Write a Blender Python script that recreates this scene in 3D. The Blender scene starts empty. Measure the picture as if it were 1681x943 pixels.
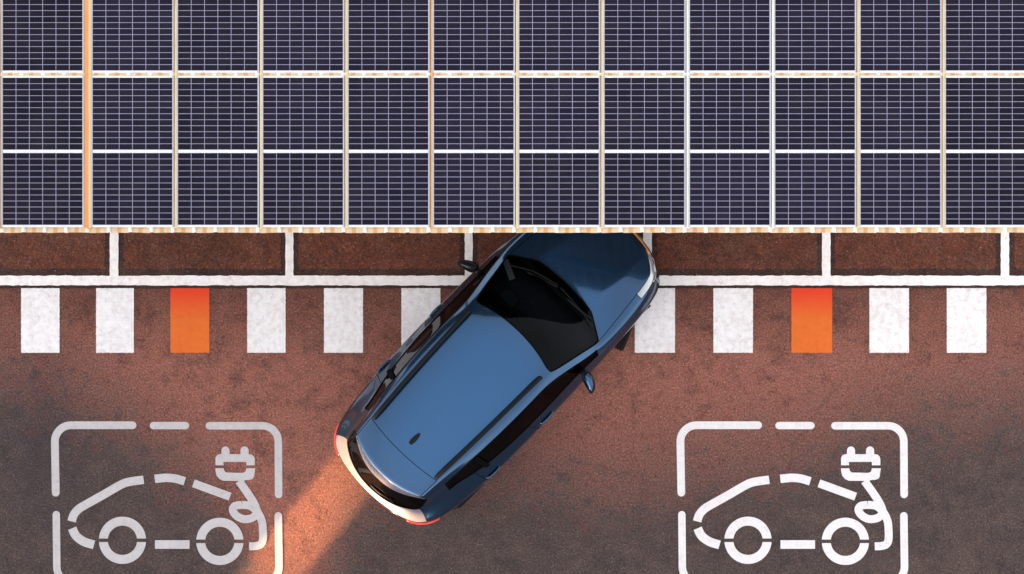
import bpy, bmesh, math, random
from mathutils import Vector, Matrix
random.seed(7)
C = bpy.context.scene
COL = C.collection

# ------------------------------------------------------------------ survey of the place
# metres; origin on the ground straight below the drone
H, K0, P0 = 14.0, 132.0, (953.0, 667.0)
def W(px, py, z=0.0):
    k = K0 * H / (H - z)
    return ((px - P0[0]) / k, -(py - P0[1]) / k)

# ------------------------------------------------------------------ helpers
def mesh_obj(name, bm, mat, parent=None, smooth=False):
    me = bpy.data.meshes.new(name)
    bm.normal_update()
    bm.to_mesh(me); bm.free()
    for m in (mat if isinstance(mat, (list, tuple)) else [mat]):
        me.materials.append(m)
    if smooth:
        for p in me.polygons: p.use_smooth = True
    o = bpy.data.objects.new(name, me); COL.objects.link(o)
    if parent: o.parent = parent
    return o
def tag(o, label=None, cat=None, group=None, kind=None):
    if label: o['label'] = label
    if cat: o['category'] = cat
    if group: o['group'] = group
    if kind: o['kind'] = kind
    return o
def empty(name, loc, rz=0.0):
    o = bpy.data.objects.new(name, None); COL.objects.link(o)
    o.location = loc; o.rotation_euler = (0, 0, rz); o.empty_display_size = .2
    return o
def box(bm, x0, x1, y0, y1, z0, z1, bev=0.0):
    vs = [bm.verts.new((x, y, z)) for z in (z0, z1) for y in (y0, y1) for x in (x0, x1)]
    fs = [bm.faces.new([vs[i] for i in f]) for f in ((0,2,3,1),(4,5,7,6),(0,1,5,4),(2,6,7,3),(0,4,6,2),(1,3,7,5))]
    if bev:
        es = list({e for f in fs for e in f.edges})
        bmesh.ops.bevel(bm, geom=es, offset=bev, segments=2, affect='EDGES', profile=.6)
def quad(bm, pts):
    return bm.faces.new([bm.verts.new(p) for p in pts])
def tube(bm, pts, r, n=8, rz=None, up=Vector((0, 0, 1)), caps=True):
    pts = [Vector(p) for p in pts]
    rs = r if isinstance(r, (list, tuple)) else [r] * len(pts)
    rings = []
    for i, p in enumerate(pts):
        d = (pts[min(i + 1, len(pts) - 1)] - pts[max(i - 1, 0)]).normalized()
        a = d.cross(up)
        if a.length < 1e-4: a = d.cross(Vector((1, 0, 0)))
        a.normalize(); b = a.cross(d).normalized()
        q = rz if rz else 1.0
        rings.append([bm.verts.new(p + a * math.cos(t) * rs[i] + b * math.sin(t) * rs[i] * q)
                      for t in [2 * math.pi * k / n for k in range(n)]])
    for A, B in zip(rings, rings[1:]):
        for k in range(n):
            bm.faces.new((A[k], A[(k + 1) % n], B[(k + 1) % n], B[k]))
    if caps:
        bm.faces.new(rings[0][::-1]); bm.faces.new(rings[-1])
def smoothline(pts, n=8):
    out = []
    P = [Vector(p) for p in pts]
    for i in range(len(P) - 1):
        a, b, c, d = P[max(i - 1, 0)], P[i], P[i + 1], P[min(i + 2, len(P) - 1)]
        for k in range(n):
            t = k / n
            out.append(.5 * ((2 * b) + (c - a) * t + (2 * a - 5 * b + 4 * c - d) * t * t + (3 * b - a - 3 * c + d) * t ** 3))
    out.append(P[-1])
    return out

# ------------------------------------------------------------------ node helpers
class NT:
    def __init__(s, name):
        s.m = bpy.data.materials.new(name); s.m.use_nodes = True
        s.t = s.m.node_tree; s.b = s.t.nodes['Principled BSDF']
    def n(s, typ, **kw):
        nd = s.t.nodes.new(typ)
        for k, v in kw.items(): setattr(nd, k, v)
        return nd
    def l(s, a, b): s.t.links.new(a, b)
    def _in(s, sock, v):
        if hasattr(v, 'links') or isinstance(v, bpy.types.NodeSocket): s.l(v, sock)
        else: sock.default_value = v
    def math(s, op, a, b=0.0, c=None, clamp=False):
        nd = s.n('ShaderNodeMath', operation=op, use_clamp=clamp)
        s._in(nd.inputs[0], a); s._in(nd.inputs[1], b)
        if c is not None: s._in(nd.inputs[2], c)
        return nd.outputs[0]
    def coord(s):
        return s.n('ShaderNodeTexCoord').outputs['Object']
    def xyz(s, v):
        nd = s.n('ShaderNodeSeparateXYZ'); s.l(v, nd.inputs[0]); return nd.outputs
    def noise(s, v, scale, detail=4, rough=.55, dist=0.0):
        nd = s.n('ShaderNodeTexNoise'); s.l(v, nd.inputs['Vector'])
        nd.inputs['Scale'].default_value = scale; nd.inputs['Detail'].default_value = detail
        nd.inputs['Roughness'].default_value = rough; nd.inputs['Distortion'].default_value = dist
        return nd.outputs['Fac']
    def mapping(s, v, loc=(0,0,0), sc=(1,1,1)):
        nd = s.n('ShaderNodeMapping'); s.l(v, nd.inputs['Vector'])
        nd.inputs['Location'].default_value = loc; nd.inputs['Scale'].default_value = sc
        return nd.outputs[0]
    def ramp(s, f, stops):
        nd = s.n('ShaderNodeValToRGB'); s.l(f, nd.inputs[0])
        e = nd.color_ramp.elements
        while len(e) < len(stops): e.new(.5)
        for el, (p, c) in zip(e, stops):
            el.position = p; el.color = (c, c, c, 1) if isinstance(c, (int, float)) else (*c, 1)
        return nd.outputs[0]
    def mix(s, f, a, b, typ='MIX'):
        nd = s.n('ShaderNodeMix', data_type='RGBA', blend_type=typ)
        s._in(nd.inputs[0], f)
        for i, v in ((6, a), (7, b)):
            if isinstance(v, tuple): nd.inputs[i].default_value = (*v[:3], 1)
            else: s.l(v, nd.inputs[i])
        return nd.outputs[2]
    def bump(s, h, strength=.3, dist=.01):
        nd = s.n('ShaderNodeBump'); s.l(h, nd.inputs['Height'])
        nd.inputs['Strength'].default_value = strength; nd.inputs['Distance'].default_value = dist
        s.l(nd.outputs[0], s.b.inputs['Normal'])
    def set(s, **kw):
        for k, v in kw.items():
            sk = s.b.inputs[k.replace('_', ' ')]
            if isinstance(v, tuple): sk.default_value = (*v, 1) if len(v) == 3 and sk.type == 'RGBA' else v
            else: s._in(sk, v)
        return s
def plain(name, col, rough=.5, metal=0.0, **kw):
    t = NT(name)
    v = t.coord(); f = t.noise(v, 9, 5)
    c = t.mix(f, tuple(x * .86 for x in col), tuple(min(1, x * 1.12) for x in col))
    t.set(Base_Color=c, Roughness=rough, Metallic=metal, **kw)
    return t.m

# ------------------------------------------------------------------ materials of the yard
def asphalt(name, red, grey, zone=True, dark=(.02, .016, .018)):
    t = NT(name); v = t.coord(); x, y, z = t.xyz(v)
    big = t.noise(v, .55, 5, .6, .4)
    mid = t.noise(v, 2.2, 7, .68, .3)
    blot = t.noise(t.mapping(v, (3.1, 7.7, 0)), 5.5, 7, .72)
    fine = t.noise(v, 42, 4, .75)
    grit = t.noise(v, 88, 2, .8)
    if zone:
        # edge of the red colour; its tongue paints in the sunlit strip's warmth
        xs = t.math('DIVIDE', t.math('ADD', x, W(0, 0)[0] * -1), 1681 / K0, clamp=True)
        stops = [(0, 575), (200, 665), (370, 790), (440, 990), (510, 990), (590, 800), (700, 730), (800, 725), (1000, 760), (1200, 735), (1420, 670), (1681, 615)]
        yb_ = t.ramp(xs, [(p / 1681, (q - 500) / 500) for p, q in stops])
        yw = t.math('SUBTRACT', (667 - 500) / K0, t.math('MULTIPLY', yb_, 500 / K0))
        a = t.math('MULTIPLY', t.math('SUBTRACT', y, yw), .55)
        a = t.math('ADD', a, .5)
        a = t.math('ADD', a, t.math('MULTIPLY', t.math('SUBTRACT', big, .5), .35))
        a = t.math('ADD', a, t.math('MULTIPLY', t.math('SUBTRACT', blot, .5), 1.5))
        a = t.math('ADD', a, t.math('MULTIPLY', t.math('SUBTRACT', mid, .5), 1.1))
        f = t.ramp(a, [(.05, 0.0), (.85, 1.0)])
    else:
        f = t.ramp(t.math('ADD', t.math('MULTIPLY', big, .6), t.math('MULTIPLY', mid, .5)), [(.35, 0.0), (.7, 1.0)])
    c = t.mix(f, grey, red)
    if zone:
        # tyre-darkened brown band where cars swing in across the painted blocks
        bnd = t.math('ADD', t.math('MULTIPLY', t.math('SUBTRACT', y, W(0, 600)[1]), .9), t.math('MULTIPLY', t.math('SUBTRACT', mid, .5), .9))
        c = t.mix(t.ramp(bnd, [(.0, 0.0), (.75, .85)]), c, (.130, .048, .033))
        # oily black patch by the left edge
        ox = t.math('SUBTRACT', x, W(75, 0)[0]); oy_ = t.math('SUBTRACT', y, W(0, 720)[1])
        od = t.math('SQRT', t.math('ADD', t.math('MULTIPLY', t.math('MULTIPLY', ox, ox), 2.2), t.math('MULTIPLY', t.math('MULTIPLY', oy_, oy_), .35)))
        od = t.math('ADD', od, t.math('MULTIPLY', t.math('SUBTRACT', blot, .5), 2.4))
        c = t.mix(t.ramp(od, [(.1, .6), (.9, 0.0)]), c, (.040, .030, .036))
    c = t.mix(t.ramp(t.noise(t.mapping(v, (11, 5, 0)), 3.2, 6, .7), [(.45, 0.0), (.75, .45)]), c, t.mix(.5, c, (.20, .12, .09)))
    st = t.ramp(t.math('MULTIPLY', blot, t.math('ADD', mid, .5)), [(.46, 0.0), (.74, .6)])
    c = t.mix(st, c, dark)
    st2 = t.ramp(t.math('ADD', t.noise(t.mapping(v, (9, 2, 0)), 19, 5, .7), t.math('MULTIPLY', t.math('SUBTRACT', mid, .5), .3)), [(.56, 0.0), (.70, .6)])
    c = t.mix(st2, c, dark)
    c = t.mix(t.ramp(fine, [(.30, .9), (.50, 0.0)]), c, t.mix(1.0, c, (.34, .32, .34), 'MULTIPLY'))
    c = t.mix(t.ramp(fine, [(.52, 0.0), (.68, .9)]), c, t.mix(1.0, c, (1.9, 1.8, 1.8), 'MULTIPLY'))
    c = t.mix(t.ramp(grit, [(.56, 0.0), (.70, .9)]), c, t.mix(1.0, c, (2.5, 2.4, 2.45), 'MULTIPLY'))
    c = t.mix(t.ramp(grit, [(.28, .9), (.46, 0.0)]), c, t.mix(1.0, c, (.33, .4, .42), 'MULTIPLY'))
    c = t.mix(t.ramp(t.noise(t.mapping(v, (4, 4, 1)), 46, 2, .5), [(.70, 0.0), (.74, .7)]), c, (.36, .29, .27))
    vo = t.n('ShaderNodeTexVoronoi', feature='DISTANCE_TO_EDGE'); t.l(t.mapping(v, (.3, .1, 0)), vo.inputs['Vector'])
    vo.inputs['Scale'].default_value = .55
    dv = t.n('ShaderNodeMath', operation='ADD'); t.l(vo.outputs['Distance'], dv.inputs[0])
    t.l(t.math('MULTIPLY', t.math('SUBTRACT', t.noise(v, 5, 6, .7), .5), .12), dv.inputs[1])
    ck = t.math('MULTIPLY', t.ramp(t.math('ABSOLUTE', dv.outputs[0]), [(.001, .35), (.006, 0.0)]), t.ramp(big, [(.52, 0.0), (.62, 1.0)]))
    c = t.mix(ck, c, dark)
    t.set(Base_Color=c, Roughness=.85, Specular_IOR_Level=.2)
    t.bump(t.math('ADD', fine, grit), .6, .006)
    return t.m
def road_paint(name, col, under, wear=.5, fleck=1.0, seed=0.0, top=None):
    t = NT(name); v = t.coord(); oi = t.n('ShaderNodeObjectInfo')
    w = t.n('ShaderNodeNewGeometry').outputs['Position']
    w = t.mapping(w, (seed, seed * .7, 0))
    big = t.noise(w, 3.0, 6, .65, .5); fine = t.noise(w, 85, 3, .75); sm = t.noise(w, 14, 5, .7)
    streak = t.noise(t.mapping(w, (0, 0, 0), (9, 1.2, 1)), 2, 4, .6)
    c = t.mix(t.ramp(t.math('MULTIPLY', sm, t.math('ADD', big, .5)), [(.40, 0.0), (.75, wear)]), col, tuple(a * .55 + b * .45 for a, b in zip(col, under)))
    c = t.mix(t.ramp(streak, [(.45, 0.0), (.8, wear * .6)]), c, tuple(a * .75 + b * .25 for a, b in zip(col, under)))
    if top:
        yy = t.xyz(v)[1]
        f = t.math('ADD', yy, t.math('MULTIPLY', t.math('ADD', t.math('MULTIPLY', t.math('SUBTRACT', sm, .5), 1.7), t.math('MULTIPLY', t.math('SUBTRACT', t.noise(w, 38, 4, .7), .5), 1.0))))
        c = t.mix(t.ramp(f, [(-.12, 0.0), (.36, 1.0)]), c, top)
    f = t.math('ADD', fine, t.math('MULTIPLY', t.math('SUBTRACT', sm, .5), .45))
    c = t.mix(t.ramp(f, [(.69, 0.0), (.80, .85 * fleck)]), c, under)
    g = t.math('ABSOLUTE', t.math('SUBTRACT', t.noise(t.mapping(w, (2, 5, 0)), 3.2, 7, .62), .5))
    c = t.mix(t.math('MULTIPLY', t.ramp(g, [(.001, .65 * fleck), (.006, 0.0)]), t.ramp(sm, [(.5, 0.0), (.62, 1.0)])), c, under)
    t.set(Base_Color=c, Roughness=.75, Specular_IOR_Level=.3)
    t.bump(fine, .35, .004)
    return t.m
UNDER = (.16, .07, .055)
M = {}
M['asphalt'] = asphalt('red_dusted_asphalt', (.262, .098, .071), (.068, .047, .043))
M['bay'] = asphalt('red_brown_bay_coating', (.158, .044, .022), (.066, .026, .016), zone=False)
M['tar'] = asphalt('dark_tar', (.060, .026, .020), (.036, .019, .016), zone=False)
M['white'] = road_paint('worn_white_paint', (.86, .82, .82), (.42, .25, .22), .9, 1.0)
M['line'] = road_paint('worn_line_paint', (.92, .86, .84), (.40, .22, .18), .7, 1.0, 3.3)
M['orange'] = road_paint('worn_orange_paint', (.72, .145, .018), (.45, .05, .015), .6, .4, 5.1, top=(.72, .045, .012))
M['symbol_grey'] = road_paint('thin_grey_white_paint', (.52, .475, .475), (.22, .16, .16), .5, .7, 8.2)
M['symbol_white'] = road_paint('fresh_white_paint', (.75, .70, .70), (.36, .28, .26), .5, .8, 11.0)

# ------------------------------------------------------------------ ground, bays, markings
def sheet(name, x0, x1, y0, y1, z, mat, n=1):
    bm = bmesh.new()
    quad(bm, [(x0, y0, z), (x1, y0, z), (x1, y1, z), (x0, y1, z)])
    return mesh_obj(name, bm, mat)
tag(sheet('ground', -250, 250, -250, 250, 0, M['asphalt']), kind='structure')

lines_px = [(181, 195), (469, 482), (763, 776), (1056, 1070), (1349, 1363), (1642, 1656)]
yb = 453
def marking(name, poly, mat, z, label, cat, group=None, thick=.003):
    """flat painted patch from an outline (world xy), origin at its middle"""
    cx = sum(p[0] for p in poly) / len(poly); cy = sum(p[1] for p in poly) / len(poly)
    bm = bmesh.new()
    f = bm.faces.new([bm.verts.new((p[0] - cx, p[1] - cy, 0)) for p in poly])
    f.normal_update()
    if f.normal.z < 0: f.normal_flip()
    o = mesh_obj(name, bm, mat); o.location = (cx, cy, z)
    return tag(o, label, cat, group)
def ragged(x0, x1, y0, y1, j=.004, step=.03):
    """a hand-painted rectangle: outline with a slightly uneven edge"""
    pts = []
    cs = [(x0, y0), (x1, y0), (x1, y1), (x0, y1)]
    for a, b in zip(cs, cs[1:] + cs[:1]):
        L = math.hypot(b[0] - a[0], b[1] - a[1]); n = max(2, int(L / step))
        for k in range(n):
            t = k / n
            pts.append((a[0] + (b[0] - a[0]) * t + random.uniform(-j, j), a[1] + (b[1] - a[1]) * t + random.uniform(-j, j)))
    return pts
# bays: dark tar edge with the red-brown coating laid inside it
XL, XR = W(-400, 0)[0], W(2100, 0)[0]
yline = W(0, yb)[1]; yback = yline + 5.2
tag(sheet('parking_strip', XL, XR, yline - .01, yback, .004, M['tar']), kind='structure')
edges = [-106] + [v for ab in lines_px for v in ab] + [1936]
for i in range(0, len(edges), 2):
    x0 = W(edges[i] + 8, 0)[0]; x1 = W(edges[i + 1] - 8, 0)[0]
    bm = bmesh.new()
    pts = ragged(x0, x1, yline + .085, yback - .1, .012, .018)
    bm.faces.new([bm.verts.new((a, b, .008)) for a, b in pts])
    tag(mesh_obj('parking_bay', bm, M['bay']), kind='structure')
# the long white line, its thin black edge, and the bay dividers
marking('bay_line', ragged(XL, XR, W(0, 469)[1], W(0, 453)[1], .005, .05), M['line'], .0125,
        'long white painted line running across the whole yard above the row of blocks', 'road marking')
marking('black_line', ragged(XL, XR, W(0, 474)[1], W(0, 469)[1] - .004, .004, .05), M['tar'], .0045,
        'thin black painted line along the lower edge of the long white line', 'road marking')
dl = ['first white bay divider from the left end of the yard', 'white bay divider above the second and third gap between blocks, left of the orange roof edge stain',
      'white bay divider under the left door mirror of the blue car', 'white bay divider half hidden behind the nose of the blue car',
      'white bay divider above the orange block right of the car', 'rightmost white bay divider near the edge of the picture']
dl[1] = 'white bay divider standing over the plain block right of the left orange block'
for i, ((a, b), lab) in enumerate(zip(lines_px, dl)):
    marking('bay_divider', ragged(W(a, 0)[0], W(b, 0)[0], yline - .004, yback - .6, .004, .05), M['line'], .0145, lab,
            'road marking', 'white lines dividing the parking bays')
blocks = [(35, 98), (158, 220), (280, 344), (406, 469), (532, 596), (659, 723), (1042, 1108), (1171, 1236), (1299, 1366), (1427, 1492), (1554, 1619)]
bl = ['leftmost white painted block in the row', 'white painted block just left of the orange block on the car\'s left side',
      'orange painted block in the row left of the car', 'white painted block just right of the left orange block',
      'white painted block between two white ones, second block left of the car', 'white painted block partly covered by the left doors of the car',
      'pinkish white block beside the front wheel of the car', 'white block just left of the right-hand orange block',
      'orange painted block in the row right of the car', 'white block just right of the right-hand orange block',
      'rightmost white painted block in the row']
for i, ((a, b), lab) in enumerate(zip(blocks, bl)):
    x0, y1 = W(a, 473.5); x1, y0 = W(b, 579.5)
    marking('painted_block', ragged(x0, x1, y0, y1, .0022, .012), M['orange'] if i in (2, 8) else M['white'], .0055, lab,
            'road marking', 'row of painted blocks below the bay line')

# ------------------------------------------------------------------ charging symbols on the ground
ZS = 1 / 3.4535
def zp(x, y): return (60 + x * ZS, 670 + y * ZS)
SX, SY = W(*zp(740, 540))
def loc(x, y):
    a, b = W(*zp(x, y)); return (a - SX, b - SY)
def stroke(pts, width, round_cap=False, closed=False):
    """ribbon outline of a thick brush stroke"""
    P = [Vector((*loc(*p), 0)) for p in pts]; r = width * ZS / K0 / 2
    bm = bmesh.new(); L = []; R = []
    for i, p in enumerate(P):
        d = (P[min(i + 1, len(P) - 1)] - P[max(i - 1, 0)]).normalized()
        n = Vector((-d.y, d.x, 0))
        L.append(bm.verts.new(p + n * r)); R.append(bm.verts.new(p - n * r))
    for i in range(len(P) - 1):
        bm.faces.new((R[i], R[i + 1], L[i + 1], L[i]))
    if round_cap:
        for i, s in ((0, -1), (len(P) - 1, 1)):
            d = (P[1] - P[0]).normalized() if i == 0 else (P[-1] - P[-2]).normalized()
            n = Vector((-d.y, d.x, 0))
            arc = [bm.verts.new(P[i] + d * s * r * math.sin(t) + n * r * math.cos(t)) for t in [math.pi * k / 10 for k in range(1, 10)]]
            f = bm.faces.new([L[i]] + arc + [R[i]])
    bmesh.ops.recalc_face_normals(bm, faces=bm.faces)
    for f in bm.faces:
        f.normal_update()
        if f.normal.z < 0: f.normal_flip()
    return bm
def patch(pts):
    bm = bmesh.new()
    f = bm.faces.new([bm.verts.new((*loc(*p), 0)) for p in pts]); f.normal_update()
    if f.normal.z < 0: f.normal_flip()
    return bm
def half_ring(cx, cy, ro, ri, gap, up):
    bm = bmesh.new(); A = []; B = []
    for r, Lr in ((ro, A), (ri, B)):
        t0 = math.asin(gap / r)
        for k in range(25):
            t = t0 + (math.pi - 2 * t0) * k / 24
            Lr.append(bm.verts.new((*loc(cx + r * math.cos(t), cy - up * r * math.sin(t)), 0)))
    for k in range(24): bm.faces.new((A[k], A[k + 1], B[k + 1], B[k]))
    for f in bm.faces:
        f.normal_update()
        if f.normal.z < 0: f.normal_flip()
    return bm
def arc(cx, cy, r, a0, a1, n=10):
    return [(cx + r * math.cos(math.radians(a0 + (a1 - a0) * k / n)), cy - r * math.sin(math.radians(a0 + (a1 - a0) * k / n))) for k in range(n + 1)]
def sm2(pts, n=6): return [(p.x, p.y) for p in smoothline([(a, b, 0) for a, b in pts], n)]
def symbol(mat, label, dx):
    root = empty('charging_symbol', (SX + dx, SY, .0055))
    tag(root, label, 'road marking', 'electric car charging symbols painted on the ground')
    def add(name, bm, dz=0.0):
        o = mesh_obj(name, bm, mat, root); o.location.z = dz; return o
    add('border_dash', stroke([(110, 480), (105, 190)] + arc(197, 190, 92, 180, 90)[1:] + [(545, 98)], 44, True))
    add('border_dash', stroke([(664, 100), (845, 100)], 42, True))
    add('border_dash', stroke([(981, 101), (1282, 101)] + arc(1282, 190, 89, 90, 0)[1:] + [(1373, 490)], 43, True))
    add('border_dash', stroke([(113, 605), (116, 900)] + arc(206, 900, 90, 180, 270)[1:] + [(545, 990)], 42, True))
    add('border_dash', stroke([(1371, 612), (1375, 900)] + arc(1285, 900, 90, 0, -90)[1:] + [(981, 990)], 43, True))
    add('border_dash', stroke([(664, 990), (845, 990)], 42, True))
    add('car_outline', stroke(sm2([(200, 643), (212, 606), (240, 573), (280, 548), (380, 492), (470, 440), (520, 420), (608, 407)]), 48))
    add('car_outline', stroke(sm2([(671, 402), (735, 396), (790, 401), (841, 416)]), 48))
    add('car_outline', stroke([(890, 427), (1098, 503)], 46))
    add('car_outline', stroke(sm2([(203, 682), (225, 725), (270, 758), (327, 776)]), 50))
    add('car_outline', stroke([(672, 774), (868, 774)], 49))
    for cx, cy in ((488, 750), (1040, 756)):
        add('wheel_ring', half_ring(cx, cy, 134, 83, 10, 1)); add('wheel_ring', half_ring(cx, cy, 134, 83, 10, -1))
    pin = lambda cx: [(cx - 23, 262)] + arc(cx, 241, 23, 180, 0, 8) + [(cx + 23, 262)]
    add('plug', patch([(1060, 325), (1015, 325), (1015, 285), (1022, 270), (1036, 262)] + pin(1072) + pin(1180)
                      + [(1220, 264), (1233, 274), (1238, 288), (1238, 325), (1190, 325), (1190, 306), (1060, 306)]))
    add('plug', patch([(1015, 342), (1062, 342), (1065, 356), (1076, 366), (1172, 368), (1186, 360), (1190, 342), (1241, 342),
                       (1234, 388), (1228, 400), (1212, 407), (1182, 409), (1178, 414), (1060, 413), (1038, 403), (1022, 384), (1016, 362)]))
    add('cable', stroke(sm2([(1148, 414), (1200, 486), (1238, 548), (1250, 592), (1225, 622), (1178, 630), (1136, 612), (1114, 580), (1126, 556), (1165, 549)]), 45), .0016)
    add('cable', stroke(sm2([(1165, 549), (1215, 556), (1255, 592), (1278, 640), (1284, 690), (1284, 745), (1272, 772), (1245, 782), (1206, 784)]), 45), .0030)
    return root
symbol(M['symbol_grey'], 'faded grey electric car and plug symbol painted behind the car by the sunlit strip', 0.0)
symbol(M['symbol_white'], 'bright white electric car and plug symbol painted on clear asphalt right of the car', 1026.5 / K0)

# ------------------------------------------------------------------ solar carport
ZP = 2.40                                    # top of the panels
KP = K0 * H / (H - ZP)
def roofing():
    t = NT('weathered_cream_roof_sheet'); v = t.coord(); x, y, z = t.xyz(v)
    n1 = t.noise(t.mapping(v, (0, 0, 0), (5, .6, 1)), 2.2, 5, .6); n2 = t.noise(v, 14, 5, .7)
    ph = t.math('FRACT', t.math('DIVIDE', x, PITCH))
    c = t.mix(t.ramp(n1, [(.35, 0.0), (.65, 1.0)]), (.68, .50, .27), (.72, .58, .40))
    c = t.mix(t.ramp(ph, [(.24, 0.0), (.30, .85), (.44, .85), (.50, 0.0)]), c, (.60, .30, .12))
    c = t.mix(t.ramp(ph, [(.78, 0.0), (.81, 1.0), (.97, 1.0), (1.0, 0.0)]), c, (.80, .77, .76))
    c = t.mix(t.ramp(n2, [(.55, 0.0), (.72, .7)]), c, (.68, .32, .12))
    fold = t.math('FRACT', t.math('MULTIPLY', ph, 5.0))
    c = t.mix(t.ramp(fold, [(.0, .5), (.10, 0.0)]), c, (.62, .42, .24))
    t.set(Base_Color=c, Roughness=.6)
    t.bump(n2, .2, .01)
    return t.m
PITCH = 35.05 / (K0 * H / (H - 2.35))
M['roofing'] = roofing()
def batten_mat(name, col, rust, amount):
    t = NT(name); v = t.coord()
    n = t.noise(t.mapping(v, (0, 0, 0), (6, .8, 1)), 2.5, 6, .65); f = t.noise(v, 30, 4, .7)
    c = t.mix(t.ramp(n, [(.62 - amount * .5, 0.0), (.85 - amount * .4, 1.0)]), col, rust)
    c = t.mix(t.ramp(f, [(.66, 0.0), (.72, .8)]), c, (.45, .12, .03))
    if amount == .4:
        gx_ = t.math('ADD', t.xyz(v)[0], t.math('MULTIPLY', t.math('SUBTRACT', n, .5), .02))
        c = t.mix(t.ramp(t.math('ADD', t.math('MULTIPLY', gx_, 12.0), .5), [(.60, 0.0), (.72, .9)]), c, (.64, .46, .24))
    t.set(Base_Color=c, Roughness=.6)
    return t.m
M['cream'] = batten_mat('cream_painted_steel', (.66, .48, .25), (.58, .28, .10), .25)
M['rust'] = batten_mat('rust_orange_steel', (.58, .235, .075), (.62, .30, .12), .4)
M['amber_batten'] = batten_mat('rusting_cream_steel', (.62, .36, .15), (.60, .24, .07), .6)
M['pale'] = batten_mat('white_painted_steel', (.70, .67, .63), (.66, .50, .30), .2)
M['alu'] = plain('anodised_aluminium', (.42, .42, .44), .45, .15)
M['alu_bright'] = plain('bright_aluminium', (.64, .63, .66), .45, .1)  # same aluminium for rails facing the light, their brightness put into the colour
M['steel'] = plain('galvanised_steel', (.30, .31, .33), .5, .6)
def cells():
    t = NT('silicon_solar_cells'); v = t.coord(); x, y, z = t.xyz(v)
    cw, ch = GW / 6, GH / 12
    def lines(u, step, half):
        q = t.math('ADD', t.math('DIVIDE', u, step), 100.0)
        d = t.math('ABSOLUTE', t.math('SUBTRACT', t.math('FRACT', q), .5))
        return t.math('SUBTRACT', .5, d), q                      # 0 on the line
    dx, qx = lines(x, cw, 0); dy, qy = lines(y, ch, 0)
    mx = t.math('LESS_THAN', t.math('MULTIPLY', dx, cw), .0027)
    my = t.math('LESS_THAN', t.math('MULTIPLY', dy, ch), .0025)
    g = t.math('MAXIMUM', mx, my)
    cm = t.n('ShaderNodeCombineXYZ'); t.l(t.math('FLOOR', qx), cm.inputs[0]); t.l(t.math('FLOOR', qy), cm.inputs[1])
    oi = t.n('ShaderNodeObjectInfo'); t.l(t.math('MULTIPLY', oi.outputs['Random'], 91.0), cm.inputs[2])
    wn = t.n('ShaderNodeTexWhiteNoise', noise_dimensions='3D'); t.l(cm.outputs[0], wn.inputs['Vector'])
    c = t.mix(wn.outputs['Value'], (.0085, .0068, .0145), (.0145, .0118, .0215))
    c = t.mix(t.math('MULTIPLY', oi.outputs['Random'], .35), c, (.008, .0065, .019))
    c = t.mix(1.0, c, t.ramp(oi.outputs['Random'], [(.0, .78), (1.0, 1.25)]), 'MULTIPLY')
    bus, _ = lines(x, cw / 5, 0)
    c = t.mix(t.math('MULTIPLY', t.math('LESS_THAN', bus, .10), .35), c, (.026, .021, .036))
    dust = t.noise(t.n('ShaderNodeNewGeometry').outputs['Position'], 3.0, 6, .65)
    c = t.mix(t.ramp(dust, [(.45, 0.0), (.9, .03)]), c, (.3, .25, .22))
    vig = t.ramp(t.math('FRACT', qx), [(.80, 0.0), (.97, .35)])
    c = t.mix(vig, c, (.011, .008, .026))
    c = t.mix(g, c, (.29, .275, .38))
    t.set(Base_Color=c, Roughness=.12, Specular_IOR_Level=.08)
    return t.m
GW = 131.2 / KP; GH = 118.4 / KP; FR = 2.2 / KP; FE = 3.2 / KP; MB = 5.2 / KP
M['cells'] = cells()
def build_panel(name):
    """origin at panel centre on its underside; long side along y"""
    root = empty(name, (0, 0, 0))
    hw, hl, t = GW / 2 + FR, GH + MB / 2 + FE, .035
    for s in (-1, 1):
        bm = bmesh.new()
        box(bm, s * (hw - FR / 2) - FR / 2, s * (hw - FR / 2) + FR / 2, -hl, hl, 0, t, .0012)
        mesh_obj('side_rail', bm, M['alu'], root)
    for s in (-1, 1):
        bm = bmesh.new()
        box(bm, -hw + FR + .0005, hw - FR - .0005, s * (hl - FE / 2) - FE / 2, s * (hl - FE / 2) + FE / 2, 0, t, .0012)
        mesh_obj('end_rail', bm, M['alu_bright'], root)
    bm = bmesh.new()
    box(bm, -GW / 2 + .001, GW / 2 - .001, -MB / 2 + .0005, MB / 2 - .0005, .004, t - .003, .0015)
    mesh_obj('middle_bar', bm, M['alu_bright'], root)
    for s in (-1, 1):
        bm = bmesh.new()
        box(bm, -GW / 2, GW / 2, -GH / 2, GH / 2, -.004, .0)
        o = mesh_obj('cell_sheet', bm, M['cells'], root)
        o.location = (0, s * (GH / 2 + MB / 2), t - .005)
    return root
def copy_tree(o, parent=None):
    c = o.copy(); COL.objects.link(c)
    if parent: c.parent = parent
    for ch in [k for k in bpy.data.objects if k.parent == o]: copy_tree(ch, c)
    return c
proto = build_panel('solar_panel')
gx = [4.0] + [151.6 + 140.12 * i for i in range(11)]
ordinal = ['leftmost', 'second from left', 'third from left', 'fourth from left', 'fifth from left', 'above the left mirror of the car',
           'above the bonnet of the car', 'fifth from right', 'fourth from right', 'third from right', 'second from right', 'rightmost']
rows = [(248.6, 'front row solar panel on the roof edge, {}'), (-4.9, 'rear row solar panel cut by the frame, {}')]
first = True
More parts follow.
